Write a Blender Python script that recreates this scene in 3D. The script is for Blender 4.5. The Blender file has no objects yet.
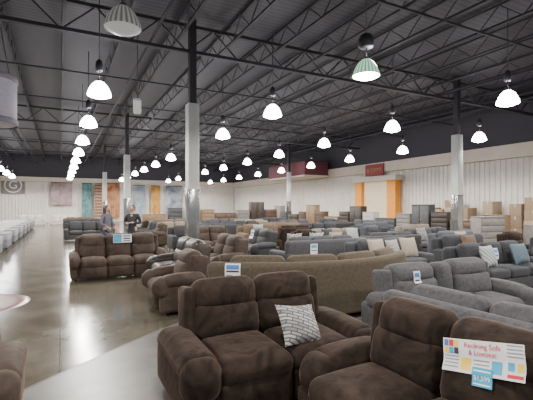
import bpy, math, random
from mathutils import Matrix, Vector, Euler
random.seed(7)
PI = math.pi
scene = bpy.context.scene
COL = scene.collection
CAMH = 1.65
TH = math.radians(27.3)
SN, CS = math.sin(TH), math.cos(TH)

def proj(x, y, z):
    d = x*SN + y*CS
    l = x*CS - y*SN
    if d < .05: return None
    return 266.5+400*l/d, 207-400*(z-CAMH)/d, d
ORD = ['first','second','third','fourth','fifth','sixth','seventh','eighth','ninth','tenth','eleventh','twelfth',
       'thirteenth','fourteenth','fifteenth','sixteenth','seventeenth','eighteenth','nineteenth','twentieth']

# ------------------------------------------------------------------ materials
_mats = {}
def mat(name, col, rough=.6, col2=None, scale=8., bump=0., bscale=120., sheen=0., metallic=0., emit=0., ecol=None,
        coat=0., spec=.5, lo=.35, hi=.65, distort=.6, tint=8.):
    if name in _mats: return _mats[name]
    m = bpy.data.materials.new(name); m.use_nodes = True
    nt = m.node_tree; b = nt.nodes['Principled BSDF']
    b.inputs['Roughness'].default_value = rough
    b.inputs['Metallic'].default_value = metallic
    b.inputs['Specular IOR Level'].default_value = spec
    b.inputs['Sheen Weight'].default_value = sheen
    b.inputs['Sheen Roughness'].default_value = .35
    b.inputs['Coat Weight'].default_value = coat
    c1 = (*col, 1); c2 = (*(col2 or [min(1, c*1.18) for c in col]), 1)
    tc = nt.nodes.new('ShaderNodeTexCoord')
    n = nt.nodes.new('ShaderNodeTexNoise'); n.inputs['Scale'].default_value = scale
    n.inputs['Detail'].default_value = 5; n.inputs['Distortion'].default_value = distort
    nt.links.new(tc.outputs['Object'], n.inputs['Vector'])
    r = nt.nodes.new('ShaderNodeValToRGB')
    r.color_ramp.elements[0].position = lo; r.color_ramp.elements[0].color = c1
    r.color_ramp.elements[1].position = hi; r.color_ramp.elements[1].color = c2
    nt.links.new(n.outputs['Fac'], r.inputs['Fac'])
    nt.links.new(r.outputs['Color'], b.inputs['Base Color'])
    if sheen:
        b.inputs['Sheen Tint'].default_value = (min(1, col[0]*tint), min(1, col[1]*tint), min(1, col[2]*tint), 1)
    if bump:
        n2 = nt.nodes.new('ShaderNodeTexNoise'); n2.inputs['Scale'].default_value = bscale; n2.inputs['Detail'].default_value = 3
        nt.links.new(tc.outputs['Object'], n2.inputs['Vector'])
        bp = nt.nodes.new('ShaderNodeBump'); bp.inputs['Strength'].default_value = bump; bp.inputs['Distance'].default_value = .02
        nt.links.new(n2.outputs['Fac'], bp.inputs['Height']); nt.links.new(bp.outputs['Normal'], b.inputs['Normal'])
    if emit:
        b.inputs['Emission Color'].default_value = (*(ecol or col), 1); b.inputs['Emission Strength'].default_value = emit
    _mats[name] = m
    return m

def stripes(name, cols, scale, axis='X', rot=0., rough=.8, distortion=0., bands=None):
    """hard colour bands over the object's own coordinates"""
    if name in _mats: return _mats[name]
    m = bpy.data.materials.new(name); m.use_nodes = True
    nt = m.node_tree; b = nt.nodes['Principled BSDF']; b.inputs['Roughness'].default_value = rough
    tc = nt.nodes.new('ShaderNodeTexCoord'); mp = nt.nodes.new('ShaderNodeMapping'); mp.inputs['Rotation'].default_value = (0, 0, rot)
    nt.links.new(tc.outputs['Object'], mp.inputs['Vector'])
    w = nt.nodes.new('ShaderNodeTexWave'); w.wave_type = 'BANDS'; w.bands_direction = axis; w.wave_profile = 'SAW'
    w.inputs['Scale'].default_value = scale; w.inputs['Distortion'].default_value = distortion; w.inputs['Detail'].default_value = 1
    nt.links.new(mp.outputs['Vector'], w.inputs['Vector'])
    r = nt.nodes.new('ShaderNodeValToRGB'); r.color_ramp.interpolation = 'CONSTANT'
    e = r.color_ramp.elements
    while len(e) < len(cols): e.new(.5)
    for i, c in enumerate(cols):
        e[i].position = bands[i] if bands else i/len(cols); e[i].color = (*c, 1)
    nt.links.new(w.outputs['Fac'], r.inputs['Fac']); nt.links.new(r.outputs['Color'], b.inputs['Base Color'])
    _mats[name] = m
    return m

def brickpat(name, c1, c2, c3, scale, rot):
    """woven broken-block pattern"""
    m = bpy.data.materials.new(name); m.use_nodes = True
    nt = m.node_tree; b = nt.nodes['Principled BSDF']; b.inputs['Roughness'].default_value = .9
    tc = nt.nodes.new('ShaderNodeTexCoord'); mp = nt.nodes.new('ShaderNodeMapping'); mp.inputs['Rotation'].default_value = (0, 0, rot)
    nt.links.new(tc.outputs['Object'], mp.inputs['Vector'])
    br = nt.nodes.new('ShaderNodeTexBrick'); br.inputs['Scale'].default_value = scale; br.inputs['Mortar Size'].default_value = .07
    br.inputs['Mortar Smooth'].default_value = 0; br.inputs['Bias'].default_value = -.1
    br.inputs['Brick Width'].default_value = 1.3; br.inputs['Row Height'].default_value = .38
    for k, c in (('Color1', c1), ('Color2', c2), ('Mortar', c3)): br.inputs[k].default_value = (*c, 1)
    nt.links.new(mp.outputs['Vector'], br.inputs['Vector']); nt.links.new(br.outputs['Color'], b.inputs['Base Color'])
    return m

# ------------------------------------------------------------------ mesh builder
class MB:
    def __init__(s): s.v, s.f, s.sm = [], [], []
    def add(s, vs, fs, M=None, smooth=True):
        o = len(s.v)
        for p in vs:
            p = Vector(p); s.v.append((M @ p) if M else p)
        for f in fs: s.f.append([i+o for i in f]); s.sm.append(smooth)
        return s
    def rbox(s, size, c=(0,0,0), r=.04, puff=(0,0,0), rot=(0,0,0), k=2, m=2, sag=0.):
        h = [x/2 for x in size]; r = min(r, min(h)*.98)
        ax = []
        for a in range(3):
            inn = h[a]-r
            ax.append([-(inn+r*math.tan(PI/4*i/k)) for i in range(k, 0, -1)] + [-inn+2*inn*j/m for j in range(m+1)]
                      + [inn+r*math.tan(PI/4*i/k) for i in range(1, k+1)])
        N = 2*k+m+1; ids = {}; vs = []; fs = []
        def vid(t):
            if t in ids: return ids[t]
            p = [ax[a][t[a]] for a in range(3)]
            q = [max(-(h[a]-r), min(h[a]-r, p[a])) for a in range(3)]
            d = Vector([p[a]-q[a] for a in range(3)]); d.normalize()
            u = [p[a]/h[a] for a in range(3)]
            P = [q[a]+d[a]*r for a in range(3)]
            for a in range(3):
                if puff[a]:
                    b, e = (a+1) % 3, (a+2) % 3
                    P[a] += d[a]*puff[a]*(1-u[b]**2)*(1-u[e]**2) - (d[a]*puff[a]*.15)
            ids[t] = len(vs); vs.append(P); return ids[t]
        for a in range(3):
            b, e = (a+1) % 3, (a+2) % 3
            for sg in (0, N-1):
                for i in range(N-1):
                    for j in range(N-1):
                        qd = []
                        for (ii, jj) in ((i, j), (i+1, j), (i+1, j+1), (i, j+1)):
                            t = [0,0,0]; t[a] = sg; t[b] = ii; t[e] = jj; qd.append(vid(tuple(t)))
                        fs.append(qd if sg else qd[::-1])
        M = Matrix.Translation(c) @ Euler(rot).to_matrix().to_4x4()
        return s.add(vs, fs, M)
    def box(s, size, c=(0,0,0), rot=(0,0,0)):
        x, y, z = [q/2 for q in size]
        vs = [(-x,-y,-z),(x,-y,-z),(x,y,-z),(-x,y,-z),(-x,-y,z),(x,-y,z),(x,y,z),(-x,y,z)]
        fs = [(3,2,1,0),(4,5,6,7),(0,1,5,4),(1,2,6,5),(2,3,7,6),(3,0,4,7)]
        return s.add(vs, fs, Matrix.Translation(c) @ Euler(rot).to_matrix().to_4x4(), False)
    def cyl(s, p0, p1, r0, r1=None, seg=12, smooth=True):
        r1 = r0 if r1 is None else r1
        p0, p1 = Vector(p0), Vector(p1); d = (p1-p0).normalized()
        a = d.orthogonal().normalized(); b = d.cross(a)
        vs = []
        for i in range(seg):
            t = 2*PI*i/seg; o = a*math.cos(t)+b*math.sin(t); vs += [p0+o*r0, p1+o*r1]
        fs = [(2*i, 2*((i+1) % seg), 2*((i+1) % seg)+1, 2*i+1) for i in range(seg)]
        s.add(vs, fs, None, smooth)
        o = len(s.v)-2*seg
        s.f.append([o+2*i for i in range(seg)][::-1]); s.sm.append(False)
        s.f.append([o+2*i+1 for i in range(seg)]); s.sm.append(False)
        return s
    def bar(s, p0, p1, w): return s.cyl(p0, p1, w*.7, seg=4, smooth=False)
    def lathe(s, prof, seg=24, c=(0,0,0)):
        vs = []
        for i in range(seg):
            t = 2*PI*i/seg
            for (r, z) in prof: vs.append((c[0]+r*math.cos(t), c[1]+r*math.sin(t), c[2]+z))
        n = len(prof)
        fs = [(i*n+j, ((i+1) % seg)*n+j, ((i+1) % seg)*n+j+1, i*n+j+1) for i in range(seg) for j in range(n-1)]
        return s.add(vs, fs)
    def ellip(s, c, rad, seg=14, zlo=-1.):
        prof = []; n = 9
        for j in range(n+1):
            t = -PI/2+PI*j/n
            z = math.sin(t)
            if z < zlo-.001: continue
            prof.append((max(.001, math.cos(t)), z))
        o = len(s.v); s.lathe(prof, seg)
        for i in range(o, len(s.v)):
            p = s.v[i]; s.v[i] = Vector((c[0]+p.x*rad[0], c[1]+p.y*rad[1], c[2]+p.z*rad[2]))
        return s
    def mesh(s, name, m):
        me = bpy.data.meshes.new(name)
        me.from_pydata([tuple(p) for p in s.v], [], s.f)
        me.polygons.foreach_set('use_smooth', s.sm)
        if m: me.materials.append(m)
        me.update(); return me
    def build(s, name, m, parent=None, xf=None):
        if xf is not None: s.v = [xf(p) for p in s.v] if callable(xf) else [xf @ p for p in s.v]
        o = bpy.data.objects.new(name, s.mesh(name, m)); COL.objects.link(o)
        if parent: o.parent = parent
        return o

def thing(name, label, cat, loc=(0,0,0), rz=0., group=None):
    o = bpy.data.objects.new(name, None); COL.objects.link(o); o.empty_display_size = .1
    o.location = loc; o.rotation_euler = (0,0,rz); o['label'] = label; o['category'] = cat
    if group: o['group'] = group
    return o
def tag(o, label, cat, group=None):
    o['label'] = label; o['category'] = cat
    if group: o['group'] = group
    return o
def struct(o): o['kind'] = 'structure'; return o
def copy_tree(o, parent=None):
    c = o.copy(); COL.objects.link(c)
    if parent: c.parent = parent
    for ch in list(o.children): copy_tree(ch, c)
    return c

# palette
BROWN = mat('brown_microfibre', (.0115,.0078,.0060), .95, (.043,.0300,.0225), 3.6, .4, 12, .5, lo=.3, hi=.78, distort=2.2, tint=24, spec=.15)
BROWN2 = mat('mid_brown_microfibre', (.032,.0215,.0160), .75, (.062,.043,.0325), 4.5, .25, 16, .35, tint=10, spec=.3)
LEATHER = mat('dark_brown_leather', (.023,.0155,.0120), .45, (.038,.026,.0200), 7, .35, 18, 0)
OLIVE = mat('taupe_chenille', (.066,.053,.038), .9, (.088,.072,.053), 30, .3, 250, .25, spec=.2)
GREY = mat('mid_grey_chenille', (.058,.057,.060), .9, (.083,.082,.086), 25, .3, 18, .2, spec=.2)
GREYD = mat('slate_grey_weave', (.040,.041,.046), .9, (.058,.059,.065), 25, .3, 250, .2)
CHAR = mat('charcoal_weave', (.022,.023,.027), .9, (.036,.037,.042), 30, .3, 250, .2)
BLACK = mat('black_fabric', (.012,.012,.014), .7, (.022,.022,.025), 20, .2, 200, .1)
BEIGE = mat('oatmeal_linen', (.17,.138,.104), .9, (.21,.173,.135), 40, .2, 250, .2)
IVORY = mat('ivory_linen', (.50,.48,.43), .9, (.57,.55,.5), 40, .1, 250, .1)
TAN = mat('tan_suede', (.09,.058,.036), .85, (.125,.082,.053), 12, .2, 150, .3)
BLUEG = mat('blue_grey_weave', (.05,.058,.07), .9, (.07,.08,.096), 30, .2, 250, .2)
PLASTIC = mat('black_plastic', (.012,.012,.013), .4)
WOODLEG = mat('dark_wood', (.035,.02,.012), .4)

# ------------------------------------------------------------------ seating
def recliner_sofa(root, F, n=2, sw=.62, arms=(1,1), D=1.0, H=.98, console=False, q=2, aw=.26, da=-.03, inset=0., plush=1.):
    kk, mm = (3, 6) if q > 2 else (2, 2)
    cw = .3 if console else 0
    W = n*sw+aw*sum(arms)+cw
    x0 = -W/2+aw*arms[0]
    yb = D/2; yf = -D/2; ya = yf+inset
    MB().rbox((W-.08, D-.22, .24), (0, .02, .18), .03).build('base', F, root)
    xs = []
    x = x0
    for i in range(n):
        if console and i == n//2: x += cw
        xs.append(x+sw/2); x += sw
    for i, cx in enumerate(xs):
        MB().rbox((sw-.004, .70, .22), (cx, yf+.38, .385), .09, (0,.01,.035*plush), (.03,0,0), kk, mm).build('seat_cushion', F, root)
        MB().rbox((sw-.02, .12, .27), (cx, yf+.10, .20), .05, (0,.025,0), (.05,0,0), kk, mm).build('footrest', F, root)
        b = MB().rbox((sw-.004, .28, .36), (cx, yb-.33, .60), .10, (0,.045*plush,0), (-.22,0,0), kk, mm).build('back_cushion', F, root)
        MB().rbox((sw-.002, .28, H-.64), (cx, yb-.26, (H+.66)/2), .115, (.01,.045*plush,.012), (-.17,0,0), kk, mm).build('headrest', F, b)
    MB().rbox((n*sw+cw+.04, .13, H-.2), ((aw*arms[0]-aw*arms[1])/2, yb-.14, H/2+.02), .05, (0,.03,0), (-.1,0,0), kk, mm).build('back_panel', F, root)
    if console:
        cx = x0+sw*(n//2)+cw/2
        c = MB().rbox((cw-.02, .74, .5), (cx, yf+.42, .33), .06, (0,0,.01), (0,0,0), kk, mm).build('console', F, root)
        for dx in (-.065, .065):
            MB().lathe([(.045,-.05),(.045,.0),(.052,.004),(.056,0.0),(.056,-.01)], 16, (cx+dx, yf+.22, .595)).build('cup_holder', PLASTIC, c)
        MB().rbox((cw-.02, .26, .42), (cx, yb-.3, .72), .09, (0,.03,0), (-.15,0,0), kk, mm).build('console_back', F, root)
    for i, sx in enumerate((-1, 1)):
        if not arms[i]: continue
        cx = sx*(W/2-aw/2)
        a = MB().rbox((aw-.03, D-.16-inset, .48+da), (cx, .03+inset/2, .29+da/2), .07, (.015,0,0), (0,0,0), kk, mm).build('armrest', F, root)
        MB().rbox((aw+.03, D-.26-inset, .19), (cx, -.03+inset/2, .55+da), .09, (.0,0,.03*plush), (.03,0,0), kk, mm).build('arm_pad', F, a)
        MB().rbox((aw+.025, .24, .32), (cx, ya+.12, .465+da), .11, (0,.04*plush,.0), (.05,0,0), kk, mm).build('arm_front_roll', F, a)
        MB().rbox((aw-.05, .1, .34), (cx, ya+.14, .22), .04, (0,.01,0), (0,0,0), kk, mm).build('arm_front_panel', F, a)
        MB().rbox((.1, .3, H-.34), (sx*(W/2-aw+.02), yb-.24, H/2+.12), .045, (.02,0,0), (-.12,0,0), kk, mm).build('back_wing', F, a)
    for sx in (-1, 1):
        for sy in (-1, 1):
            MB().cyl((sx*(W/2-.12), sy*(D/2-.2), 0), (sx*(W/2-.12), sy*(D/2-.2), .075), .025, .03, 10).build('foot', PLASTIC, root)
    return W

def plain_sofa(root, F, n=2, sw=.7, arms=(1,1), D=.92, H=.88, xf=None, aw=.2, q=2, roll=False, lm=None):
    kk, mm = (3, 4) if q > 2 else (2, 2)
    W = n*sw+aw*sum(arms); yb = D/2; yf = -D/2
    x0 = -W/2+aw*arms[0]
    MB().rbox((W-.02, D-.04, .24), (0, 0, .21), .035, (0,0,0), (0,0,0), kk, lm or mm).build('base', F, root, xf)
    MB().rbox((W-.01, .17, H-.1), (0, yb-.1, (H+.08)/2), .08, (0,.012,0), (-.05,0,0), kk, lm or max(mm, 4)).build('back_panel', F, root, xf)
    for i in range(n):
        cx = x0+sw*(i+.5)
        MB().rbox((sw-.01, D-.26, .19), (cx, yf+(D-.26)/2+.0, .41), .06, (0,0,.03), (0,0,0), kk, mm).build('seat_cushion', F, root, xf)
        MB().rbox((sw-.015, .2, H-.40), (cx, yb-.28, (H+.52)/2), .085, (0,.05,.015), (-.2,0,0), kk, mm).build('back_cushion', F, root, xf)
    for i, sx in enumerate((-1, 1)):
        if not arms[i]: continue
        a = MB().rbox((aw, D, .5), (sx*(W/2-aw/2), 0, .35), .06, (.01,0,.01), (0,0,0), kk, mm)
        if roll: a.rbox((aw+.07, D-.02, .18), (sx*(W/2-aw/2+.02), 0, .56), .085, (0,0,0), (0,0,0), kk, mm)
        a.build('armrest', F, root, xf)
    for sx in (-1, 1):
        for sy in (-1, 1):
            MB().cyl((sx*(W/2-.1), sy*(D/2-.1), 0), (sx*(W/2-.1), sy*(D/2-.1), .1), .022, .032, 8).build('leg', WOODLEG, root, xf)
    return W

FN, FW, FE, FS = 0., -PI/2, PI/2, PI      # faces -Y, -X, +X, +Y
t = thing('reclining_loveseat', 'dark brown plush two-seat recliner holding a grey and white patterned pillow', 'sofa', (1.70, 3.28, 0), FN)
recliner_sofa(t, BROWN, 2, .64, (1,1), 1.12, .965, q=3, da=-.09, aw=.28, plush=1.15)
t = thing('reclining_sofa', 'dark brown plush reclining sofa with large paper price sheets hung on its backrest', 'sofa', (2.0, 1.42, 0), FW)
recliner_sofa(t, BROWN, 3, .62, (1,1), 1.06, .955, q=3, da=-.08, inset=.16, aw=.29, plush=1.15)
t = thing('recliner_chair', 'reddish brown recliner chair cut off at the bottom left corner of the photo', 'chair', (-.83, 3.72, 0), FN)
recliner_sofa(t, BROWN2, 1, .62, (1,1), .95, .72, q=3, da=-.13)
t = thing('reclining_sofa', 'brown three-seat reclining sofa beside the aisle with a blue sign on its back', 'sofa', (1.25, 10.05, 0), FN)
recliner_sofa(t, BROWN2, 3, .58, (1,1), .95, 1.0, q=2, aw=.2)
t = thing('reclining_loveseat', 'dark brown leather loveseat just right of the brown three-seat sofa', 'sofa', (2.15, 7.98, 0), FW)
recliner_sofa(t, LEATHER, 2, .62, (1,1), .98, 1.0, q=3)
t = thing('recliner_chair', 'mid brown single recliner between leather loveseat and foreground loveseat', 'chair', (1.72, 6.5, 0), FW)
recliner_sofa(t, BROWN2, 1, .60, (1,1), .95, .93, q=3, aw=.24)
t = thing('reclining_loveseat', 'brown plush loveseat behind the leather loveseat near the closest white column', 'sofa', (3.4, 8.9, 0), FW)
recliner_sofa(t, BROWN2, 2, .6, (1,1), .95, .98, q=2, aw=.24)
# taupe curved sectional, rounded back towards the camera
R0 = 2.3
def arc(p):
    a = (p.x-.36)/R0
    return Vector(((R0+p.y)*math.sin(a), (R0+p.y)*math.cos(a)-R0, p.z))
t = thing('sectional_sofa', 'large taupe curved sectional sofa seen from its smooth rounded back behind the brown loveseat', 'sofa', (3.33, 5.10, 0), PI-.1745)
plain_sofa(t, OLIVE, 4, .74, (1,1), .95, .89, arc, .24, q=3, lm=14)
t = thing('sofa', 'grey sofa standing back to back with the foreground sofa hung with price sheets', 'sofa', (3.16, 1.95, 0), FE)
plain_sofa(t, GREY, 2, .75, (1,1), .9, .88, q=3)
t = thing('reclining_loveseat', 'mid grey reclining loveseat with a cup holder console between its two seats', 'sofa', (4.42, 3.45, 0), FN)
recliner_sofa(t, GREY, 2, .74, (1,1), .95, .93, True, q=3, aw=.26, plush=1.2)
FIELD = [
 ('p', 7.75, 4.95, FN, 3, CHAR, 'charcoal sofa with pillows cut off by the right edge of the photo'),
 ('p', 6.6, 6.75, FN, 2, GREYD, 'slate grey sofa strewn with cream and patterned pillows behind the console loveseat'),
 ('p', 5.7, 8.3, FS, 3, GREYD, 'slate grey sofa with its back turned, behind the taupe sectional'),
 ('p', 9.3, 6.7, FN, 2, CHAR, 'charcoal loveseat with a tan pillow, behind the charcoal sofa at the right edge'),
 ('r', 5.3, 11.0, FW, 2, BLACK, 'black recliner loveseat just right of the closest white column'),
 ('p', 8.1, 10.6, FN, 3, BEIGE, 'oatmeal linen sofa standing beyond the slate grey sofas'),
 ('p', 11.2, 9.6, FN, 3, GREY, 'grey sofa with patterned pillows left of the pale grey chest'),
 ('p', 4.6, 15.0, FN, 2, BLACK, 'black loveseat in the second row beyond the closest white column, left end'),
 ('p', 7.4, 14.8, FN, 2, TAN, 'tan suede loveseat in the second row beyond the closest white column'),
 ('p', 10.2, 14.6, FN, 3, CHAR, 'charcoal three-seat sofa in the second row beyond the closest white column'),
 ('p', 13.2, 14.2, FN, 2, BLUEG, 'blue grey loveseat at the right end of the row beyond the oatmeal sofa'),
 ('p', 5.2, 19.0, FN, 3, BEIGE, 'oatmeal sofa in the third row of the far showroom, left end'),
 ('p', 8.4, 19.0, FN, 3, BLACK, 'black sofa in the third row of the far showroom, centre'),
 ('p', 11.6, 19.0, FN, 3, GREYD, 'slate grey sofa in the third row of the far showroom, right end'),
 ('p', 5.6, 23.0, FN, 3, TAN, 'tan suede sofa in the farthest row before the wooden cabinets, left end'),
 ('p', 9.0, 23.0, FN, 3, GREY, 'mid grey sofa in the farthest row before the wooden cabinets, centre'),
 ('p', 12.4, 23.0, FN, 3, BLACK, 'black sofa in the farthest row before the wooden cabinets, right end'),
 ('p', 1.3, 21.5, FN, 3, BLACK, 'black sofa beside the aisle behind the two standing people'),
 ('p', 1.3, 26.0, FN, 3, CHAR, 'charcoal sofa second beyond the people along the aisle'),
 ('p', 1.3, 31.0, FN, 3, TAN, 'tan sofa third beyond the people along the aisle'),
 ('p', -2.3, 41.0, FN, 3, IVORY, 'ivory sofa at the far end of the aisle, left one of two'),
 ('p', .3, 41.0, FN, 3, IVORY, 'ivory sofa at the far end of the aisle, right one of two'),
 ('r', 4.6, 13.1, FN, 2, BROWN2, 'mid brown recliner loveseat directly behind the black recliner loveseat'),
 ('r', 7.6, 12.7, FS, 2, BROWN, 'dark brown recliner loveseat with its back turned behind the oatmeal sofa'),
 ('p', 10.5, 12.2, FS, 2, CHAR, 'charcoal loveseat with its back turned, right of the dark brown recliners'),
 ('p', 13.0, 11.6, FN, 2, BEIGE, 'oatmeal loveseat left of the column before the right wall'),
 ('p', 8.3, 8.6, FS, 2, BLACK, 'black loveseat with its back turned, right of the turned slate sofa'),
 ('p', 10.6, 7.9, FN, 2, BLUEG, 'blue grey loveseat between the charcoal loveseat and the patterned pillow sofa'),
 ('p', 6.2, 17.0, FS, 3, CHAR, 'charcoal sofa with its back turned in the far showroom, left'),
 ('p', 9.4, 16.8, FS, 3, TAN, 'tan sofa with its back turned in the far showroom, middle'),
 ('p', 12.4, 16.5, FS, 2, BLACK, 'black loveseat with its back turned in the far showroom, right'),
 ('p', 14.7, 17.2, FW, 2, GREYD, 'slate loveseat turned sideways facing the aisle before the bedroom cabinets, nearer one'),
 ('p', 14.7, 20.6, FW, 2, CHAR, 'charcoal loveseat turned sideways facing the aisle before the bedroom cabinets, farther one'),
 ('p', 6.0, 21.0, FS, 3, BLACK, 'black sofa with its back turned far beyond the closest white column'),
 ('p', 9.6, 21.0, FS, 3, BEIGE, 'oatmeal sofa with its back turned far beyond the slate sofas'),
 ('p', 12.4, 5.6, FN, 2, GREYD, 'slate grey loveseat cut off at the right edge before the grey washed dresser'),
 ('c', 10.9, 6.4, FN, 1, BROWN, 'dark brown recliner chair right of the charcoal loveseat with the tan pillow'),
 ('c', 9.75, 5.2, FW, 1, CHAR, 'charcoal recliner chair right of the charcoal sofa at the right edge'),
 ('c', 6.4, 9.75, FN, 1, BROWN, 'dark brown recliner chair left of the oatmeal linen sofa'),
 ('c', 9.95, 10.85, FN, 1, GREYD, 'slate recliner chair between the oatmeal sofa and the patterned pillow sofa'),
 ('c', 3.6, 17.2, FW, 1, BROWN2, 'mid brown recliner chair beyond the people, nearest of three in a file'),
 ('c', 3.6, 18.9, FW, 1, CHAR, 'charcoal recliner chair beyond the people, middle of three in a file'),
 ('c', 3.6, 20.6, FW, 1, BROWN, 'dark brown recliner chair beyond the people, farthest of three in a file'),
]
for (k, x, y, rz, n, F, lab) in FIELD:
    nm = {'r':'reclining_loveseat', 'c':'recliner_chair'}.get(k, 'loveseat' if n == 2 else 'sofa')
    t = thing(nm, lab, 'chair' if k == 'c' else 'sofa', (x, y, 0), rz)
    if k in 'rc': recliner_sofa(t, F, n, .6, (1,1), .95, .98, q=2, aw=.22)
    else: plain_sofa(t, F, n, .62 if n == 3 else .75, (1,1), .92, .88, q=2)

# ------------------------------------------------------------------ pillows
PATA = brickpat('pillow_broken_blocks', (.38,.37,.36), (.15,.15,.155), (.07,.07,.075), 13., .35)
PATB = stripes('pillow_teal_stripe', [(.45,.45,.41), (.05,.14,.17), (.40,.40,.37), (.22,.3,.32)], 6., 'DIAGONAL', .0, bands=[0,.35,.6,.8])
PATC = stripes('pillow_black_white', [(.46,.46,.44), (.03,.03,.03)], 10., 'Y', .3, distortion=4., bands=[0,.55])
CREAM = mat('cream_pillow', (.29,.245,.19), .9, (.34,.295,.24), 20, .1)
TEALP = mat('dusty_blue_pillow', (.08,.12,.155), .9, (.11,.155,.19), 20, .1)
DARKP = mat('dark_pillow', (.03,.03,.034), .9)
def pillow(label, w, h, th, loc, rz, tilt, m, roll=0.):
    b = MB(); n = 12; vs = []; fs = []
    for sgn in (1, -1):
        for i in range(n+1):
            for j in range(n+1):
                u = -1+2*i/n; v = -1+2*j/n
                x = u*w/2*(1-.09*(1-v*v)*u*u); y = v*h/2*(1-.09*(1-u*u)*v*v)
                z = sgn*th/2*max(0, (1-u*u)*(1-v*v))**.42
                vs.append((x, y, z))
    N = (n+1)**2
    for i in range(n):
        for j in range(n):
            a = i*(n+1)+j
            fs.append((a, a+n+1, a+n+2, a+1)); fs.append((N+a, N+a+1, N+a+n+2, N+a+n+1))
    b.add(vs, fs)
    o = b.build('throw_pillow', m)
    o.location = loc
    o.rotation_euler = (Matrix.Rotation(rz, 3, 'Z') @ Matrix.Rotation(PI/2-tilt, 3, 'X') @ Matrix.Rotation(roll, 3, 'Z')).to_euler()
    return tag(o, label, 'pillow')
pillow('grey and white broken-block throw pillow propped on the foreground brown loveseat', .40, .38, .15, (1.86, 2.98, .625), .12, .66, PATA, -.14)
pillow('cream throw pillow at the left end of the slate grey sofa behind the console loveseat', .46, .46, .17, (6.1, 6.6, .74), .0, .35, CREAM)
pillow('black and white throw pillow between two cream ones behind the console loveseat', .42, .42, .15, (6.55, 6.58, .73), .15, .35, PATC)
pillow('cream throw pillow at the right end of the slate grey sofa behind the console loveseat', .46, .46, .17, (7.05, 6.6, .74), -.1, .35, CREAM)
pillow('teal striped throw pillow on the left of the charcoal sofa at the right edge', .42, .42, .17, (7.2, 4.8, .72), .1, .35, PATB)
pillow('dusty blue throw pillow on the right of the charcoal sofa at the right edge', .42, .42, .17, (8.2, 4.8, .72), -.1, .35, TEALP)
pillow('tan throw pillow on the charcoal loveseat behind the charcoal sofa', .46, .46, .17, (9.1, 6.55, .74), -.1, .35, TAN)
pillow('white and black patterned pillow on the turned slate sofa, left', .44, .44, .16, (5.1, 8.43, .80), PI, .25, PATC)
pillow('teal striped pillow on the turned slate sofa, middle', .44, .44, .16, (5.75, 8.43, .80), PI, .25, PATB)
pillow('cream pillow on the turned slate sofa, right', .44, .44, .16, (6.35, 8.43, .80), PI, .25, CREAM)
pillow('broken-block pillow on the left of the grey sofa beside the pale grey chest', .46, .46, .17, (10.7, 9.45, .74), .1, .35, PATA)
pillow('dark pillow on the right of the grey sofa beside the pale grey chest', .46, .46, .17, (11.7, 9.45, .74), -.1, .35, DARKP)
pillow('dark pillow on the left of the oatmeal sofa', .46, .46, .17, (7.6, 10.45, .74), .1, .35, DARKP)
pillow('teal striped pillow on the right of the oatmeal sofa', .46, .46, .17, (8.6, 10.45, .74), -.1, .35, PATB)
pillow('cream pillow on the blue grey loveseat near the pale grey chest', .44, .44, .17, (10.4, 7.75, .74), -.1, .35, CREAM)
pillow('black and white pillow on the tan suede loveseat', .44, .44, .17, (7.2, 14.65, .74), -.1, .35, PATC)

# ------------------------------------------------------------------ room shell
def floor_mat():
    m = bpy.data.materials.new('polished_concrete'); m.use_nodes = True
    nt = m.node_tree; b = nt.nodes['Principled BSDF']
    tc = nt.nodes.new('ShaderNodeTexCoord')
    n = nt.nodes.new('ShaderNodeTexNoise'); n.inputs['Scale'].default_value = 1.3; n.inputs['Detail'].default_value = 10; n.inputs['Roughness'].default_value = .7
    nt.links.new(tc.outputs['Object'], n.inputs['Vector'])
    r = nt.nodes.new('ShaderNodeValToRGB')
    r.color_ramp.elements[0].position = .3; r.color_ramp.elements[0].color = (.082,.070,.052,1)
    r.color_ramp.elements[1].position = .72; r.color_ramp.elements[1].color = (.160,.140,.108,1)
    nt.links.new(n.outputs['Fac'], r.inputs['Fac'])
    br = nt.nodes.new('ShaderNodeTexBrick'); br.offset = 0; br.inputs['Scale'].default_value = 1
    br.inputs['Brick Width'].default_value = 4.; br.inputs['Row Height'].default_value = 4.; br.inputs['Mortar Size'].default_value = .012
    br.inputs['Color1'].default_value = (1,1,1,1); br.inputs['Color2'].default_value = (1,1,1,1); br.inputs['Mortar'].default_value = (.45,.42,.4,1)
    nt.links.new(tc.outputs['Object'], br.inputs['Vector'])
    mx = nt.nodes.new('ShaderNodeMix'); mx.data_type = 'RGBA'; mx.blend_type = 'MULTIPLY'; mx.inputs['Factor'].default_value = 1
    nt.links.new(r.outputs['Color'], mx.inputs[6]); nt.links.new(br.outputs['Color'], mx.inputs[7])
    nt.links.new(mx.outputs[2], b.inputs['Base Color'])
    r2 = nt.nodes.new('ShaderNodeMapRange'); r2.inputs[3].default_value = .06; r2.inputs[4].default_value = .26
    nt.links.new(n.outputs['Fac'], r2.inputs[0]); nt.links.new(r2.outputs[0], b.inputs['Roughness'])
    return m
XL, XR, YB, YF, ZC = -14., 21., 50., -7., 7.2
struct(MB().box((XR-XL+.4, YB-YF+.2, .2), ((XL+XR)/2, (YB+YF)/2, -.1)).build('floor', floor_mat()))
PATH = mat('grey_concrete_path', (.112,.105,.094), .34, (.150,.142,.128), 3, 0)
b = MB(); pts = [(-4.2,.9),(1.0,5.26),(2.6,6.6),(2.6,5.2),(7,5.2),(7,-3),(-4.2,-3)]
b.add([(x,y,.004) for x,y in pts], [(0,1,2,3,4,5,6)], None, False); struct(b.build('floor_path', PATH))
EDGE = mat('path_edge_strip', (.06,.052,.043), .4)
b = MB(); p0, p1 = Vector((-4.2,.9,.005)), Vector((2.6,6.6,.005)); nrm = Vector((-(p1-p0).y, (p1-p0).x, 0)).normalized()*.035
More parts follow.
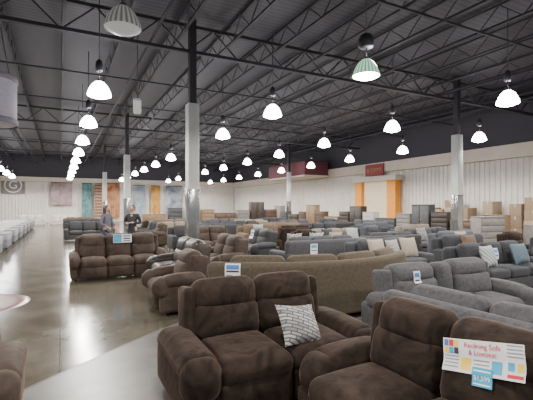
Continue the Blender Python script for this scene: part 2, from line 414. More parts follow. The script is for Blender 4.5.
b.add([p0, p1, p1+nrm, p0+nrm], [(0,1,2,3)], None, False); struct(b.build('trim_1', EDGE))
trim_n = [1]
def trim(mb, m):
    trim_n[0] += 1
    return struct(mb.build('trim_%d' % trim_n[0], m))
DECK = stripes('dark_metal_deck', [(.040,.036,.048), (.058,.053,.068)], 1.6, 'Y', 0, .6)  # deck tones raised to stand in for lens haze under the ceiling
STEEL = mat('dark_painted_steel', (.020,.018,.024), .6, (.029,.027,.034), 4)
DARKW = mat('dark_upper_wall', (.05,.046,.056), .8)
WHITEP = mat('white_ribbed_panel', (.64,.60,.54), .55, (.70,.66,.60), 2)
FASC = mat('beige_fascia', (.64,.55,.46), .7, (.68,.59,.50), 2)
struct(MB().box((XR-XL+.4, YB-YF+.2, .15), ((XL+XR)/2, (YB+YF)/2, ZC+.075)).build('ceiling', DECK))
def ribbed(along, fixed, a0, a1, z0, z1, inward):
    b = MB(); step = .3; n = int((a1-a0)/step); prof = []
    for i in range(n):
        s = a0+i*step
        for ds, dp in ((0,0),(.17,0),(.2,.05),(.27,.05)): prof.append((s+ds, dp*inward))
    prof.append((a0+n*step, 0))
    vs = []
    for (s, dp) in prof:
        for z in (z0, z1):
            vs.append((s, fixed+dp, z) if along == 'x' else (fixed+dp, s, z))
    b.add(vs, [(2*i, 2*i+2, 2*i+3, 2*i+1) for i in range(len(prof)-1)], None, False)
    return b
bw = ribbed('x', YB-.02, XL, XR, 0, 4.9, -1); struct(bw.build('wall_back', WHITEP))
trim(MB().box((XR-XL+.2, .2, ZC-4.9), ((XL+XR)/2, YB+.1, (ZC+4.9)/2)), DARKW)
rw = ribbed('y', XR-.02, YF, YB, 0, 4.9, -1); struct(rw.build('wall_right', WHITEP))
trim(MB().box((.2, YB-YF, ZC-4.9), (XR+.1, (YB+YF)/2, (ZC+4.9)/2)), DARKW)
lw = ribbed('y', XL+.02, YF, YB, 0, 4.9, 1); struct(lw.build('wall_left', WHITEP))
trim(MB().box((.2, YB-YF, ZC-4.9), (XL-.1, (YB+YF)/2, (ZC+4.9)/2)), DARKW)
trim(MB().box((.35, YB-YF, .7), (XR-.18, (YB+YF)/2, 4.54)), FASC)
trim(MB().box((XR-XL-.4, .35, .5), ((XL+XR)/2-.2, YB-.18, 4.64)), FASC)
def truss(length, z0, z1, pitch, w):
    b = MB()
    b.box((length, w*1.6, w*1.1), (0,0,z1)); b.box((length, w*1.6, w*1.1), (0,0,z0))
    n = int(length/pitch); x = -length/2
    for i in range(n):
        b.bar((x, 0, z1), (x+pitch/2, 0, z0), w*.45); b.bar((x+pitch/2, 0, z0), (x+pitch, 0, z1), w*.45); x += pitch
    return b
jm = truss(YB-YF, 6.6, 7.13, 1.25, .048).mesh('joist', STEEL)
x = XL+.6
while x < XR:
    trim_n[0] += 1
    o = bpy.data.objects.new('trim_%d' % trim_n[0], jm); COL.objects.link(o)
    o.location = (x, (YB+YF)/2, 0); o.rotation_euler = (0,0,PI/2); struct(o); x += 1.5
gm = truss(XR-XL, 6.25, 7.0, 1.65, .085).mesh('girder', STEEL)
for y in (-1.5, 11.6, 24.7, 37.8):
    trim_n[0] += 1
    o = bpy.data.objects.new('trim_%d' % trim_n[0], gm); COL.objects.link(o); o.location = ((XL+XR)/2, y, 0); struct(o)
for y in (3., 7.2, 16, 20.3, 29, 33.4, 42, 46):
    trim(MB().box((XR-XL, .05, .05), ((XL+XR)/2, y, 6.53)), STEEL)
for x, z, r in ((2.3, 6.4, .04), (8.6, 6.35, .03), (14.2, 6.4, .05), (-2.2, 6.35, .04), (18, 6.35, .04)):
    trim(MB().cyl((x, YF, z), (x, YB, z), r, seg=8), STEEL)

# columns
COLW = mat('pale_column_wrap', (.46,.48,.46), .6, (.52,.54,.52), 2)
COLM = mat('mirrored_column_base', (.32,.32,.32), .15, metallic=.8)
def column(x, y, label, w=.33):
    t = thing('column', label, 'column', (x, y, 0))
    MB().rbox((w, w, 2.5), (0,0,3.46), .015).build('wrapped_shaft', COLW, t)
    MB().rbox((w+.03, w+.03, 2.2), (0,0,1.11), .02).build('mirrored_base', COLM, t)
    MB().box((w+.05, w+.05, .06), (0,0,2.2)).build('band', COLW, t)
    MB().box((.2, .2, 2.49), (0,0,4.705+1.24)).build('steel_post', STEEL, t)
column(3.5, 11.6, 'pale wrapped column closest to the camera, right of the two people')
column(15.0, 11.4, 'pale wrapped column standing in front of the right wall of boxes')
column(3.5, 24.7, 'thinner looking pale column behind the two people')
column(17.85, 30.3, 'distant pale column left of the orange doorway', .3)
column(3.5, 37.8, 'farthest pale column near the hanging rugs')

# ------------------------------------------------------------------ pendant lamps
def ribglass(name, c1, c2, es, ecol):
    """moulded glass: vertical flutes around the dome, with a glow put into the surface"""
    m = bpy.data.materials.new(name); m.use_nodes = True; nt = m.node_tree; b = nt.nodes['Principled BSDF']
    tc = nt.nodes.new('ShaderNodeTexCoord'); g = nt.nodes.new('ShaderNodeTexGradient'); g.gradient_type = 'RADIAL'
    nt.links.new(tc.outputs['Object'], g.inputs['Vector'])
    mu = nt.nodes.new('ShaderNodeMath'); mu.operation = 'MULTIPLY'; mu.inputs[1].default_value = 2*PI*22; nt.links.new(g.outputs['Fac'], mu.inputs[0])
    si = nt.nodes.new('ShaderNodeMath'); si.operation = 'SINE'; nt.links.new(mu.outputs[0], si.inputs[0])
    r = nt.nodes.new('ShaderNodeMapRange'); r.inputs[1].default_value = -1; r.inputs[2].default_value = 1; r.inputs[3].default_value = 0; r.inputs[4].default_value = 1
    nt.links.new(si.outputs[0], r.inputs[0])
    mx = nt.nodes.new('ShaderNodeMix'); mx.data_type = 'RGBA'; mx.inputs[6].default_value = (*c1,1); mx.inputs[7].default_value = (*c2,1)
    nt.links.new(r.outputs[0], mx.inputs['Factor']); nt.links.new(mx.outputs[2], b.inputs['Base Color'])
    e = nt.nodes.new('ShaderNodeMapRange'); e.inputs[3].default_value = es*.3; e.inputs[4].default_value = es
    nt.links.new(r.outputs[0], e.inputs[0]); nt.links.new(e.outputs[0], b.inputs['Emission Strength'])
    b.inputs['Emission Color'].default_value = (*ecol,1); b.inputs['Roughness'].default_value = .2
    return m
GLASS_ON = mat('lit_glass_shade', (.8,.85,.82), .25, emit=16., ecol=(.96,1.,.99))
GLASS_NEAR = ribglass('fluted_lit_glass_flare_tint', (.12,.24,.17), (.35,.5,.4), .75, (.55,1.,.68))  # lens-flare green painted into the glass colour and its glow
GLASS_OFF = ribglass('fluted_unlit_glass_faint_glow', (.12,.12,.11), (.30,.29,.27), .12, (1,.97,.92))  # lamp is off; a faint glow is put into its glass
BULB_ON = mat('lamp_lens_lit', (1,1,1), .5, emit=40., ecol=(1.,.98,.95))
BULB_OFF = mat('lamp_lens_unlit_faint_glow', (.3,.3,.28), .3, emit=.2, ecol=(1,1,1))  # faint emission painted onto the lens of the switched-off lamp
BALL = mat('lamp_ballast_housing', (.05,.05,.055), .4, metallic=.4)
proto = {}
def lamp_parts(t, kind):
    g, l = {'on': (GLASS_ON, BULB_ON), 'near': (GLASS_NEAR, BULB_ON), 'off': (GLASS_OFF, BULB_OFF)}[kind]
    MB().lathe([(.29,-.0),(.295,.02),(.275,.09),(.235,.19),(.18,.28),(.12,.335),(.09,.36)], 44).build('glass_shade', g, t)
    MB().lathe([(.001,-.075),(.10,-.068),(.2,-.038),(.275,.004),(.288,.03)], 24).build('lens', l, t)
    MB().cyl((0,0,.35), (0,0,.42), .085, .04, 16).build('neck', BALL, t)
    MB().cyl((0,0,.41), (0,0,.64), .012, .012, 8).build('stem', BALL, t)
    s = 1. if kind == 'near' else .55
    MB().lathe([(.001,.62),(.13*s,.62),(.17*s,.66),(.17*s,.80),(.12*s,.9),(.03,.93),(.001,.93)], 18).build('ballast', BALL, t)
    MB().cyl((0,0,.92), (0,0,2.65), .012, .012, 6).build('rod', BALL, t)
LZ = 4.52
rows = [(-4.15,'the leftmost row'), (.9,'the row above the aisle'), (5.97,'the row right of the aisle'), (11.05,'the row above the grey sofas'), (16.1,'the row nearest the right wall')]
lightpos = []
for x, rn in rows:
    k = 0
    for i in range(-2, 10):
        y = 6.8+4.35*i
        lightpos.append((x, y))
        p = proj(x, y, LZ+.2)
        if not p or not (-25 < p[0] < 560) or p[1] < -20: continue
        kind = 'off' if (abs(x-.9) < .1 and i == 0) else 'near' if i == 0 and x < 8 else 'on'
        lab = ('%s pendant lamp, %s from the camera in %s' % ({'on':'glowing glass','near':'fluted flare-tinted glass','off':'unlit grey glass'}[kind], ORD[k], rn)); k += 1
        if kind in proto:
            t = copy_tree(proto[kind]); t.location = (x, y, LZ)
        else:
            t = thing('pendant_lamp', lab, 'lamp', (x, y, LZ), 0, 'dome pendant lamps'); lamp_parts(t, kind); proto[kind] = t
        t['label'] = lab
for (x, y) in lightpos:
    if abs(x-.9) < .1 and abs(y-6.8) < .1: continue
    ld = bpy.data.lights.new('lamp_light', 'SPOT'); ld.energy = 430; ld.shadow_soft_size = .2; ld.color = (1,.95,.885)
    ld.spot_size = math.radians(170); ld.spot_blend = .3
    lo = bpy.data.objects.new('lamp_light', ld); COL.objects.link(lo); lo.location = (x, y, LZ-.32)
    ld = bpy.data.lights.new('added_uplight', 'POINT'); ld.energy = 28; ld.shadow_soft_size = .15; ld.color = (.94,.92,1)  # added point light beside the shade, for light passing up through the glass
    lo = bpy.data.objects.new('added_uplight', ld); COL.objects.link(lo); lo.location = (x+.3, y, LZ+.42)

# hanging drum sign and loudspeaker
DRUM = mat('lilac_grey_drum', (.40,.37,.45), .6); DRUMD = mat('drum_band', (.18,.16,.21), .6)
t = thing('hanging_drum_sign', 'round lilac grey drum sign hanging at the left edge of the photo', 'sign', (-1.85, 13.3, 3.95))
MB().lathe([(.001,0),(.74,0),(.77,.03),(.77,1.2),(.74,1.3),(.001,1.3)], 40).build('drum', DRUM, t)
MB().lathe([(.78,-.02),(.80,0),(.80,.12),(.78,.14)], 40).build('lower_band', DRUMD, t)
MB().lathe([(.78,1.16),(.80,1.18),(.80,1.3),(.76,1.32)], 40).build('upper_band', DRUMD, t)
for a in (0, 2.1, 4.2): MB().cyl((.6*math.cos(a),.6*math.sin(a),1.28),(.3*math.cos(a),.3*math.sin(a),3.2), .012, seg=6).build('cable', BALL, t)
WPL = mat('white_plastic', (.62,.62,.62), .4)
t = thing('loudspeaker', 'white loudspeaker hanging on a pole beside the row above the aisle', 'loudspeaker', (2.15, 13.0, 4.8), -.5)
MB().rbox((.24,.22,.46), (0,0,.0), .06, (0,0,0), (.45,0,.3)).build('cabinet', WPL, t)
MB().rbox((.18,.03,.36), (0.03,-.11,.05), .01, (0,0,0), (.45,0,.3)).build('grille', mat('grey_grille', (.3,.3,.31), .6), t)
MB().cyl((0,0.02,.2),(0,.02,2.4), .014, seg=6).build('pole', BALL, t)

# ------------------------------------------------------------------ back and right wall dressing
def text_mesh(body, size, align='CENTER'):
    cu = bpy.data.curves.new('t', 'FONT'); cu.body = body; cu.size = size; cu.align_x = align; cu.align_y = 'CENTER'
    ob = bpy.data.objects.new('t', cu); COL.objects.link(ob)
    dg = bpy.context.evaluated_depsgraph_get()
    me = bpy.data.meshes.new_from_object(ob.evaluated_get(dg))
    vs = [v.co.copy() for v in me.vertices]; fs = [list(p.vertices) for p in me.polygons]
    bpy.data.objects.remove(ob); bpy.data.meshes.remove(me)
    return vs, fs
def hanging(name, label, cat, x0, x1, z0, z1, m, y=YB-.5):
    t = thing(name, label, cat, ((x0+x1)/2, y, z0))
    b = MB(); n = 20; w = x1-x0; vs = []
    for i in range(n+1):
        u = -w/2+w*i/n
        for j in range(2): vs.append((u, .05*math.sin(i*1.9), j*(z1-z0)))
    b.add(vs, [(2*i, 2*i+2, 2*i+3, 2*i+1) for i in range(n)]); b.build('cloth', m, t)
    MB().cyl((-w/2-.02,0,z1-z0+.03),(w/2+.02,0,z1-z0+.03), .04, seg=8).build('rail', BALL, t)
    return t
hanging('hanging_rug', 'teal rug hanging at the far wall beyond the people, leftmost of the rugs', 'rug', 2.2, 3.2, .4, 4.3, mat('teal_pile', (.05,.15,.165), .9, (.2,.31,.31), 2))
hanging('hanging_rug', 'brown and white striped rug between the teal and the orange rug', 'rug', 3.5, 4.3, .4, 4.3, stripes('rug_stripe', [(.4,.36,.3), (.16,.08,.05), (.35,.13,.06)], .9, 'Z'))
hanging('hanging_rug', 'deep orange rug hanging behind the head of the standing woman', 'rug', 4.7, 6.2, .4, 4.4, mat('orange_pile', (.26,.095,.04), .9, (.48,.26,.14), 1.2))
hanging('hanging_rug', 'pale blue and white rug right of the deep orange rug', 'rug', 7.7, 9.1, .4, 4.2, mat('pale_blue_pile', (.42,.45,.46), .9, (.16,.22,.28), 1.0))
hanging('hanging_rug', 'golden yellow rug hanging at the far wall', 'rug', 9.8, 10.9, .4, 4.2, mat('golden_pile', (.42,.20,.04), .9, (.55,.33,.1), 1.2))
hanging('hanging_rug', 'blue and grey mottled rug, rightmost of the hanging rugs', 'rug', 11.6, 13.6, .4, 4.2, mat('blue_mottled_pile', (.10,.15,.22), .9, (.42,.42,.42), .8))
hanging('wall_banner', 'faded pink grey banner at the end of the aisle', 'banner', -.9, 1.2, 1.9, 4.3, mat('pink_grey_banner', (.28,.18,.18), .9, (.42,.34,.34), 1.2))
t = thing('emblem_sign', 'grey wall panel with a round white ring and a script letter, far left', 'sign', (-4.4, YB-.2, 3.0))
MB().rbox((2.1,.08,1.8), (0,0,.95), .02).build('board', mat('sign_grey', (.20,.17,.16), .6), t)
WH = mat('sign_white', (.70,.70,.70), .6)
def ring(r0, r1, c, y, seg=40):
    b = MB(); vs = []
    for i in range(seg):
        a = 2*PI*i/seg
        for r in (r0, r1): vs.append((c[0]+r*math.cos(a), y, c[1]+r*math.sin(a)))
    b.add(vs, [(2*i, 2*((i+1) % seg), 2*((i+1) % seg)+1, 2*i+1) for i in range(seg)], None, False); return b
ring(.70, .80, (0,.95), -.055).build('ring', WH, t)
vs, fs = text_mesh('G', 1.15); b = MB(); b.add([(v.x, -.055, v.y+.95) for v in vs], fs, None, False); b.build('lettering', WH, t)
ORANGE = mat('orange_paint', (.66,.25,.025), .6)
t = thing('doorway_portal', 'white headed doorway with bright orange side panels in the right wall', 'doorway', (XR-.55, 22.2, 0), 0)
MB().box((.5,.8,3.5), (0,-1.7,1.75)).build('side_panel', ORANGE, t); MB().box((.5,.75,3.5), (0,1.7,1.75)).build('side_panel', ORANGE, t)
MB().box((.7,4.5,.35), (-.05,0,3.68)).build('header', FASC, t)
MB().box((.2,2.6,3.5), (.1,0.0,1.75)).build('opening', mat('painted_room_glow', (.5,.42,.30), .8, emit=.25, ecol=(1,.8,.5)), t)  # solid panel; warm light of the room beyond put into colour and glow
RED = mat('red_sign_board', (.24,.03,.04), .6); GOLD = mat('gold_scroll', (.7,.45,.15), .4)
t = thing('wall_sign', 'small red sign with gold scrollwork above the orange doorway', 'sign', (XR-.46, 22.5, 3.87), 0)
MB().rbox((.1,1.9,.85), (0,0,.5), .04).build('board', RED, t)
b = MB()
for i in range(5): b.lathe([(.11,-.02),(.14,0),(.11,.02),(.08,0),(.11,-.02)], 14, (0,0,0))
b.v = [Vector((-.07+p.z, p.x+(-.6+.3*(i//70)), .5+p.y)) for i, p in enumerate(b.v)]
b.build('scrollwork', GOLD, t)
t = thing('canopy', 'dark red canopy fascia projecting from the right wall near the far corner', 'canopy', (XR-1.62, 31.5, 4.2), 0)
MB().rbox((2.4, 6.5, 1.25), (0,0,.7), .05).build('fascia', mat('dark_red_fascia', (.13,.035,.045), .7), t)
MB().box((2.46, 6.56, .12), (0,0,.1)).build('lower_trim', FASC, t)

# ------------------------------------------------------------------ case goods
W_ESP = mat('espresso_wood', (.024,.015,.011), .45, (.04,.026,.018), 6)
W_GRY = mat('grey_washed_wood', (.15,.14,.13), .55, (.20,.185,.17), 6)
W_TAN = mat('honey_oak', (.19,.12,.064), .5, (.24,.16,.092), 6)
W_WHT = mat('white_painted_wood', (.38,.37,.35), .5)
W_WAL = mat('walnut_wood', (.065,.036,.021), .45, (.1,.056,.034), 6)
W_CHA = mat('charcoal_wood', (.036,.038,.042), .5, (.055,.057,.06), 6)
KNOB = mat('brushed_metal_knob', (.5,.5,.5), .3, metallic=1)
NAMES = {id(W_ESP):'espresso', id(W_GRY):'grey washed', id(W_TAN):'honey oak', id(W_WHT):'white', id(W_WAL):'walnut', id(W_CHA):'charcoal'}
def case(name, label, kind, w, d, h, m, loc, rz, knobs=False, group=None):
    t = thing(name, label, kind, loc, rz, group)
    MB().rbox((w-.03, d-.02, h-.12), (0,.0,(h-.12)/2+.08), .01, k=1, m=1).build('body', m, t)
    MB().rbox((w, d+.02, .04), (0,-.01,h-.02), .01, k=1, m=1).build('top', m, t)
    for sx in (-1,1):
        for sy in (-1,1): MB().box((.06,.06,.09), (sx*(w/2-.06), sy*(d/2-.06), .045)).build('leg', m, t)
    H = h-.22
    if kind == 'cabinet':
        for sx in (-1,1):
            dd = MB().rbox((w/2-.05, .03, H), (sx*(w/4-.005), -d/2-.005, .13+H/2), .01, k=1, m=1).build('door', m, t)
            MB().cyl((sx*.05,-d/2-.02,h*.55),(sx*.05,-d/2-.05,h*.55), .016, seg=8).build('knob', KNOB, dd)
    else:
        nr = 5 if kind == 'chest' else 3; nc = 1 if kind == 'chest' else 2
        for r_ in range(nr):
            for c_ in range(nc):
                cw = (w-.06)/nc; cx = -w/2+.03+cw*(c_+.5); cz = .13+H/nr*(r_+.5)
                dr = MB().rbox((cw-.02, .03, H/nr-.025), (cx, -d/2-.005, cz), .008, k=1, m=1).build('drawer', m, t)
                if knobs:
                    for kx in (-cw*.25, cw*.25):
                        MB().cyl((cx+kx,-d/2-.02,cz),(cx+kx,-d/2-.045,cz), .016, seg=8).build('knob', KNOB, dr)
    return t
case('chest_of_drawers', 'pale grey chest of drawers at right behind the charcoal sofas', 'chest', 1.0, .5, 1.32, W_GRY, (13.3, 8.9, 0), -.25, True)
case('dresser', 'grey washed dresser right of the pale grey chest, at the right edge', 'dresser', 1.5, .5, 1.05, W_GRY, (14.6, 7.6, 0), -.35, True)
mats_ = [W_ESP, W_GRY, W_TAN, W_ESP, W_CHA, W_WAL, W_WHT, W_ESP, W_TAN, W_CHA, W_WAL]
y = 31.5; k = 0
while y > 11.2:
    m = mats_[(k*3+1) % len(mats_)]; kind = ('cabinet','chest','dresser','chest')[k % 4]
    w = {'cabinet':1.15,'chest':1.0,'dresser':1.6}[kind]; h = {'cabinet':1.8,'chest':1.35,'dresser':1.05}[kind]*random.uniform(.94,1.06)
    y -= w/2+.12
    case({'chest':'chest_of_drawers'}.get(kind, kind), '%s %s, %s from the left in the long row before the right wall' % (NAMES[id(m)], {'cabinet':'two-door cabinet','chest':'chest','dresser':'low dresser'}[kind], ORD[k]),
         kind, w, .5, h, m, (17.2, y, 0), FW, False, 'bedroom cabinets before the right wall')
    y -= w/2; k += 1
x = 4.9; k = 0
while x < 14.9:
    m = mats_[(k*2+2) % len(mats_)]; kind = ('dresser','chest','cabinet','chest')[k % 4]
    w = {'cabinet':1.15,'chest':1.0,'dresser':1.6}[kind]; h = {'cabinet':1.95,'chest':1.5,'dresser':1.15}[kind]*random.uniform(.94,1.06)
    x += w/2+.12
    case({'chest':'chest_of_drawers'}.get(kind, kind), '%s %s, %s from the left in the far row across the centre' % (NAMES[id(m)], {'cabinet':'two-door cabinet','chest':'chest','dresser':'low dresser'}[kind], ORD[k]),
         kind, w, .5, h, m, (x, 28.2, 0), FN, False, 'cabinets in the far row')
    x += w/2; k += 1
CARD = [mat('cardboard', (.24,.17,.105), .85, (.28,.205,.13), 3), mat('pale_cardboard', (.30,.23,.155), .85, (.34,.265,.185), 3), mat('brown_cardboard', (.18,.122,.076), .85, (.22,.155,.1), 3)]
TAPE = mat('packing_tape', (.4,.33,.23), .3)
y = 20.0; s = 0
while y > 9.0:
    w = random.choice((.75,.9,.65)); z = 0
    y -= w/2+.06
    for lv in range(random.choice((2,3,4,3))):
        h = random.choice((.5,.6,.42)); ww = w-.04*lv
        lvl = ('bottom','second','third','fourth')[lv]
        t = thing('carton', 'cardboard carton at %s level of the %s stack from the left by the right wall' % (lvl, ORD[s]), 'box', (20.1, y, z), FW, 'cartons stacked by the right wall')
        MB().rbox((ww, .8, h), (0,0,h/2), .008, k=1, m=1).build('carton_body', random.choice(CARD), t)
        MB().box((.07,.806,h*.3), (0,0,h*.85)).build('tape', TAPE, t)
        z += h
    y -= w/2; s += 1
MATT = mat('white_quilted_ticking', (.40,.40,.41), .85, (.50,.50,.51), 6, .4, 14); BOXS = mat('grey_box_spring', (.10,.105,.12), .85)
PROT = mat('grey_foot_protector', (.20,.205,.22), .8)
for i in range(8):
    t = thing('mattress_bed', 'white mattress on grey base left of the aisle, %s from the camera' % ORD[i], 'bed', (-2.75, 15.6+2.8*i, 0), 0, 'mattresses along the aisle')
    MB().rbox((2.0,1.5,.28), (0,0,.26), .025).build('box_spring', BOXS, t)
    mm_ = MB().rbox((2.02,1.52,.26), (0,0,.53), .035).build('mattress', MATT, t)
    MB().rbox((.45,1.535,.266), (.793,0,.53), .035).build('foot_protector', PROT, mm_)
    for sx in (-1,1):
        for sy in (-1,1): MB().cyl((sx*.85,sy*.62,0),(sx*.85,sy*.62,.13), .03, seg=8).build('leg', BALL, t)
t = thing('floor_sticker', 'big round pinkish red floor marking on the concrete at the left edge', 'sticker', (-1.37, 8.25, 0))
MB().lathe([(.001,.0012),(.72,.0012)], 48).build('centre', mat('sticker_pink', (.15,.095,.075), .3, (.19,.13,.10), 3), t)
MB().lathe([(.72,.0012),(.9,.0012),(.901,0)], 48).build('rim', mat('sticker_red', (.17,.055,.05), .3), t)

# ------------------------------------------------------------------ people
def skin(nodes, edges, root=0, sub=2):
    me = bpy.data.meshes.new('sk'); me.from_pydata([n[0] for n in nodes], edges, [])
    ob = bpy.data.objects.new('sk', me); COL.objects.link(ob)
    ob.modifiers.new('s', 'SKIN'); sv = me.skin_vertices[0].data
    for i, n in enumerate(nodes):
        r = n[1]; sv[i].radius = r if isinstance(r, tuple) else (r, r); sv[i].use_root = (i == root)
    ss = ob.modifiers.new('u', 'SUBSURF'); ss.levels = sub; ss.render_levels = sub
    dg = bpy.context.evaluated_depsgraph_get()
    m2 = bpy.data.meshes.new_from_object(ob.evaluated_get(dg))
    vs = [v.co.copy() for v in m2.vertices]; fs = [list(p.vertices) for p in m2.polygons]
    bpy.data.objects.remove(ob); bpy.data.meshes.remove(m2); bpy.data.meshes.remove(me)
    return vs, fs
SKIN = mat('skin', (.36,.21,.145), .55, (.4,.24,.17), 8)
def person(label, loc, rz, top, trous, hair, S=1., long_hair=False, arms=None, female=False):
    t = thing('person', label, 'person', loc, rz); t.scale = (S,S,S)
    sh = .155 if female else .18
    arms = arms or {-1: ((-.25,.02,1.12), (-.2,-.18,1.02)), 1: ((.25,.02,1.12), (.2,-.18,1.02))}
    core = [((0,0,.93), (.13,.10)), ((0,-.005,1.12), (.115,.09)), ((0,0,1.30), (.14,.10)), ((0,.01,1.42), (.075,.06)), ((0,0,1.49), .05)]
    def limbs(head=False, legs=True, rr=1.):
        nd = list(core); ed = [(0,1),(1,2),(2,3)]
        if head:
            ed.append((3,4)); nd += [((0,-.015,1.545), (.062,.07)), ((0,-.02,1.60), (.078,.092)), ((0,-.01,1.66), (.072,.085)), ((0,0,1.70), .04)]
            ed += [(4,5),(5,6),(6,7),(7,8)]
        for s in (-1,1):
            e, w = arms[s]
            n = len(nd); nd += [((s*sh,.01,1.385), .058), (e, .042), (w, .03)]; ed += [(2,n),(n,n+1),(n+1,n+2)]
            if head:
                d = (Vector(w)-Vector(e)).normalized(); nd.append((tuple(Vector(w)+d*.06), (.034,.02))); ed.append((n+2, n+3))
            if legs:
                n = len(nd); nd += [((s*.09,0,.86), .088), ((s*.1,-.01,.5), .06), ((s*.105,.02,.1), .04)]; ed += [(0,n),(n,n+1),(n+1,n+2)]
                if head: nd += [((s*.11,-.06,.045), .035), ((s*.115,-.13,.035), .03)]; ed += [(n+2,n+3),(n+3,n+4)]
        nd = [(p, (tuple(q*rr for q in r) if isinstance(r, tuple) else r*rr)) for p, r in nd]
        return nd, ed
    nd, ed = limbs(head=True); b = MB(); b.add(*skin(nd, ed))
    for s in (-1,1):
        e, w = arms[s]; d = (Vector(w)-Vector(e)).normalized(); side = Vector((1,0,0)); up = d.cross(side).normalized()
        base = Vector(w)+d*.075
        for f in range(4):
            L = (.066,.078,.072,.056)[f]; o = base+side*((f-1.5)*.019)*-s
            b.add(*skin([(tuple(o), .009), (tuple(o+d*L*.5-up*.006), .0085), (tuple(o+d*L-up*.022), .007)], [(0,1),(1,2)], 0, 1))
        o = Vector(w)+d*.03+side*(-s*.025)
        b.add(*skin([(tuple(o), .011), (tuple(o+side*(-s*.03)+d*.025), .01), (tuple(o+side*(-s*.035)+d*.055), .008)], [(0,1),(1,2)], 0, 1))
    b.ellip((0,-.118,1.585), (.014,.02,.022), 10)
    for s in (-1,1): b.ellip((s*.083,.005,1.59), (.012,.022,.032), 10)
    b.build('body', SKIN, t)
    for s in (-1,1): MB().ellip((s*.032,-.1,1.615), (.013,.009,.009), 8).build('eye', mat('eye_dark', (.03,.02,.015), .2), t)
    MB().ellip((0,-.1,1.545), (.025,.008,.008), 8).build('mouth', mat('lips', (.3,.1,.09), .5), t)
    nd, ed = limbs(head=False, legs=False, rr=1.17); b = MB()
    nd[4] = ((0,0,.84), (.15,.12)); ed.append((0,4)); b.add(*skin(nd, ed)); b.build('top', top, t)
    nd = [((0,0,.94), (.145,.115))]; ed = []
    for s in (-1,1):
        n = len(nd); nd += [((s*.092,0,.84), .098), ((s*.1,-.01,.5), .075), ((s*.105,.02,.09), .065)]; ed += [(0,n),(n,n+1),(n+1,n+2)]
    b = MB(); b.add(*skin(nd, ed)); b.build('trousers', trous, t)
    for s in (-1,1): MB().rbox((.095,.26,.085), (s*.112,-.05,.043), .035).build('shoe', PLASTIC, t)
    b = MB(); b.ellip((0,.018,1.635), (.092,.103,.092), 18, -.35)
    if long_hair:
        b.rbox((.185,.1,.34), (0,.06,1.50), .045, (0,.02,0)); b.rbox((.05,.1,.3), (-.082,.02,1.5), .024); b.rbox((.05,.1,.3), (.082,.02,1.5), .024)
    else: b.rbox((.15,.07,.1), (0,.06,1.585), .03)
    b.build('hair', hair, t)
    return t
HAIRB = mat('near_black_hair', (.012,.010,.010), .45, (.03,.024,.022), 40)
HAIRG = mat('brown_hair', (.04,.025,.016), .5, (.065,.04,.028), 40)
person('standing person with long dark hair in a grey top, facing the person in black', (1.35, 13.9, 0), .75,
       mat('mauve_grey_knit', (.085,.08,.10), .9), mat('dark_denim', (.03,.035,.055), .9), HAIRB, 1.0, True, None, True)
person('standing person with short hair in a black jacket, right of the person in grey', (2.1, 13.6, 0), -.55,
       mat('black_jacket', (.012,.012,.015), .7), mat('black_trousers', (.02,.02,.022), .8), HAIRG, 1.0, False,
       {-1: ((-.27,.03,1.13), (-.1,-.2,1.13)), 1: ((.27,.03,1.13), (.1,-.22,1.15))})

# ------------------------------------------------------------------ price sheets
PAPER = mat('white_paper', (.60,.60,.60), .7); BLUEP = mat('sky_blue_card', (.03,.30,.48), .6); REDI = mat('red_ink', (.50,.02,.04), .7)
INK = mat('black_ink', (.03,.03,.04), .7); GINK = mat('grey_ink', (.22,.22,.25), .7); WHI = mat('white_ink', (.8,.8,.8), .7); BLUEI = mat('blue_ink', (.04,.13,.42), .7); YELI = mat('yellow_ink', (.7,.48,.05), .7)
bpy.context.view_layer.update()
def drape(label, c, right, up, into, w, h, m, items, name='price_sheet'):
    c, right, up, into = Vector(c), Vector(right).normalized(), Vector(up).normalized(), Vector(into).normalized()
    bpy.context.view_layer.update(); dg = bpy.context.evaluated_depsgraph_get()
    def depth(u, v):
        o = c+right*u+up*v-into*.5
        ok, hit, *_ = scene.ray_cast(dg, o, into, distance=.9)
        return (hit-c).dot(into) if ok else None
    n, q = 12, 8; g = {}
    for i in range(n+1):
        for j in range(q+1): g[i,j] = depth(-w/2+w*i/n, -h/2+h*j/q)
    good = sorted(x for x in g.values() if x is not None); med = good[len(good)//2] if good else 0
    for kx in g:
        if g[kx] is None or abs(g[kx]-med) > .12: g[kx] = med
    # stiff paper: bends in one direction only, resting on the outermost points
    row = [min(g[i,j] for i in range(n+1)) for j in range(q+1)]
    for _ in range(2): row = [min(row[j], (row[max(0,j-1)]+row[j]*2+row[min(q,j+1)])/4) for j in range(q+1)]
    def dep(v):
        f = max(0, min(q-1e-4, (v+h/2)/h*q)); j = int(f); return row[j]*(1-(f-j))+row[j+1]*(f-j)
    t = thing(name, label, 'sign', c+into*dep(0), 0)
    def P(u, v, off): return right*u+up*v+into*(dep(v)-dep(0)-off)
    b = MB(); vs = [P(-w/2+w*i/n, -h/2+h*j/q, .006) for i in range(n+1) for j in range(q+1)]
    b.add(vs, [(i*(q+1)+j, (i+1)*(q+1)+j, (i+1)*(q+1)+j+1, i*(q+1)+j+1) for i in range(n) for j in range(q)]); b.build('sheet', m, t)
    for it in items:
        b = MB()
        if it[0] == 'text':
            _, s, u, v, size, mm = it
            tv, tf = text_mesh(s, size); b.add([P(u+p.x, v+p.y, .009) for p in tv], tf, None, False); b.build('lettering', mm, t)
        else:
            _, u0, u1, v0, v1, mm = it; k = 6
            vs = [P(u0+(u1-u0)*i, v0+(v1-v0)*j/k, .0075) for i in range(2) for j in range(k+1)]
            b.add(vs, [(j, k+1+j, k+2+j, j+1) for j in range(k)]); b.build('printed_block', mm, t)
    return t
its = []
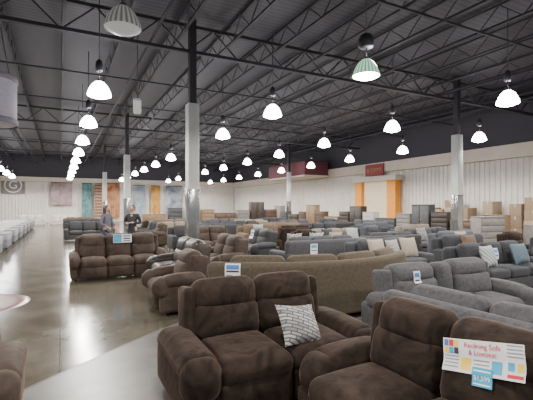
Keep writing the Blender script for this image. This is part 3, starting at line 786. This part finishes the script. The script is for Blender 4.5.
for i in range(3): its += [('blk', -.238+.034*i, -.208+.034*i, .045, .08, (BLUEI, REDI, YELI)[i])]
for i in range(3): its += [('blk', -.238+.034*i, -.208+.034*i, .005, .04, (YELI, BLUEP, INK)[i])]
for i in range(4): its += [('blk', -.238, -.14, -.012-.018*i, -.005-.018*i, GINK)]
its += [('text', 'Reclining Sofa', .01, .058, .040, REDI), ('text', '& Loveseat', .01, .020, .038, REDI)]
its += [('blk', -.125, -.06, -.07, -.01, YELI), ('blk', .065, .125, -.07, -.01, BLUEP)]
for i in range(3): its += [('blk', -.045, .05, -.02-.02*i, -.013-.02*i, GINK)]
for i in range(4): its += [('blk', .155, .24, .075-.018*i, .081-.018*i, GINK)]
its += [('blk', .155, .19, -.045, -.005, BLUEP), ('blk', .205, .24, -.045, -.005, YELI), ('blk', .155, .24, -.075, -.06, REDI)]
drape('large white printed sheets with red lettering on the foreground brown sofa backrest', (2.1, 1.43, .812), (0,-1,.21), (0,.21,1), (1,0,0), .495, .175, PAPER, its)
drape('small sky blue price card overlapping the lower edge of the large white sheets', (2.04, 1.395, .722), (0,-1,.18), (0,.18,1), (1,0,0), .12, .095, BLUEP,
      [('text', '$1,599', 0, -.005, .036, WHI), ('blk', -.05, .05, -.038, -.032, WHI), ('blk', -.05, .05, .028, .034, WHI)], 'price_card')
drape('blue and white sign standing on the brown three-seat sofa backrest', (1.33, 9.97, .90), (1,0,0), (0,0,1), (0,1,0), .42, .2, PAPER,
      [('blk', -.2, -.02, -.09, .09, BLUEP), ('blk', .02, .18, .04, .07, BLUEI), ('blk', .02, .18, -.02, .01, INK), ('blk', .02, .18, -.07, -.05, INK)])
drape('white price sheet with dark print on the back of the taupe curved sectional', (2.12, 5.12, .73), (.80,-.60,0), (0,0,1), (.60,.80,0), .22, .28, PAPER,
      [('blk', -.09, .09, .06, .12, BLUEI), ('blk', -.09, .09, .02, .045, INK), ('blk', -.09, .0, -.10, -.02, INK), ('blk', .03, .09, -.09, -.05, BLUEP)])
drape('white price tag on the left seat back of the grey console loveseat', (3.85, 3.25, .80), (1,0,0), (0,0,1), (0,1,0), .11, .14, PAPER,
      [('blk', -.04, .04, .0, .05, BLUEI), ('blk', -.04, .04, -.05, -.03, INK)], 'price_tag')
drape('white price tag on the back of the turned slate grey sofa', (5.3, 7.85, .66), (1,0,0), (0,0,1), (0,1,0), .2, .25, PAPER,
      [('blk', -.08, .08, .03, .1, BLUEP), ('blk', -.08, .08, -.04, -.02, INK)], 'price_tag')
drape('white price tag on the charcoal sofa at the right edge', (7.7, 4.7, .72), (1,0,0), (0,0,1), (0,1,0), .2, .22, PAPER,
      [('blk', -.08, .08, .02, .08, BLUEP), ('blk', -.08, .08, -.05, -.03, INK)], 'price_tag')
drape('white price tag on the black recliner loveseat beside the column', (5.2, 11.3, .8), (0,-1,0), (0,0,1), (1,0,0), .22, .26, PAPER,
      [('blk', -.08, .08, .02, .08, BLUEP), ('blk', -.08, .08, -.05, -.03, INK)], 'price_tag')

# ------------------------------------------------------------------ world, camera
w = bpy.data.worlds.new('world'); scene.world = w; w.use_nodes = True
w.node_tree.nodes['Background'].inputs[0].default_value = (.80,.84,.92,1); w.node_tree.nodes['Background'].inputs[1].default_value = .24
cd = bpy.data.cameras.new('camera'); cam = bpy.data.objects.new('camera', cd); COL.objects.link(cam)
cam.location = (0,0,CAMH); cam.rotation_euler = (PI/2, 0, -TH)
cd.sensor_width = 36; cd.lens = 36*400/533; cd.shift_y = 7/533; cd.clip_end = 200
scene.camera = cam
scene.view_settings.view_transform = 'AgX'
scene.view_settings.exposure = 0.4
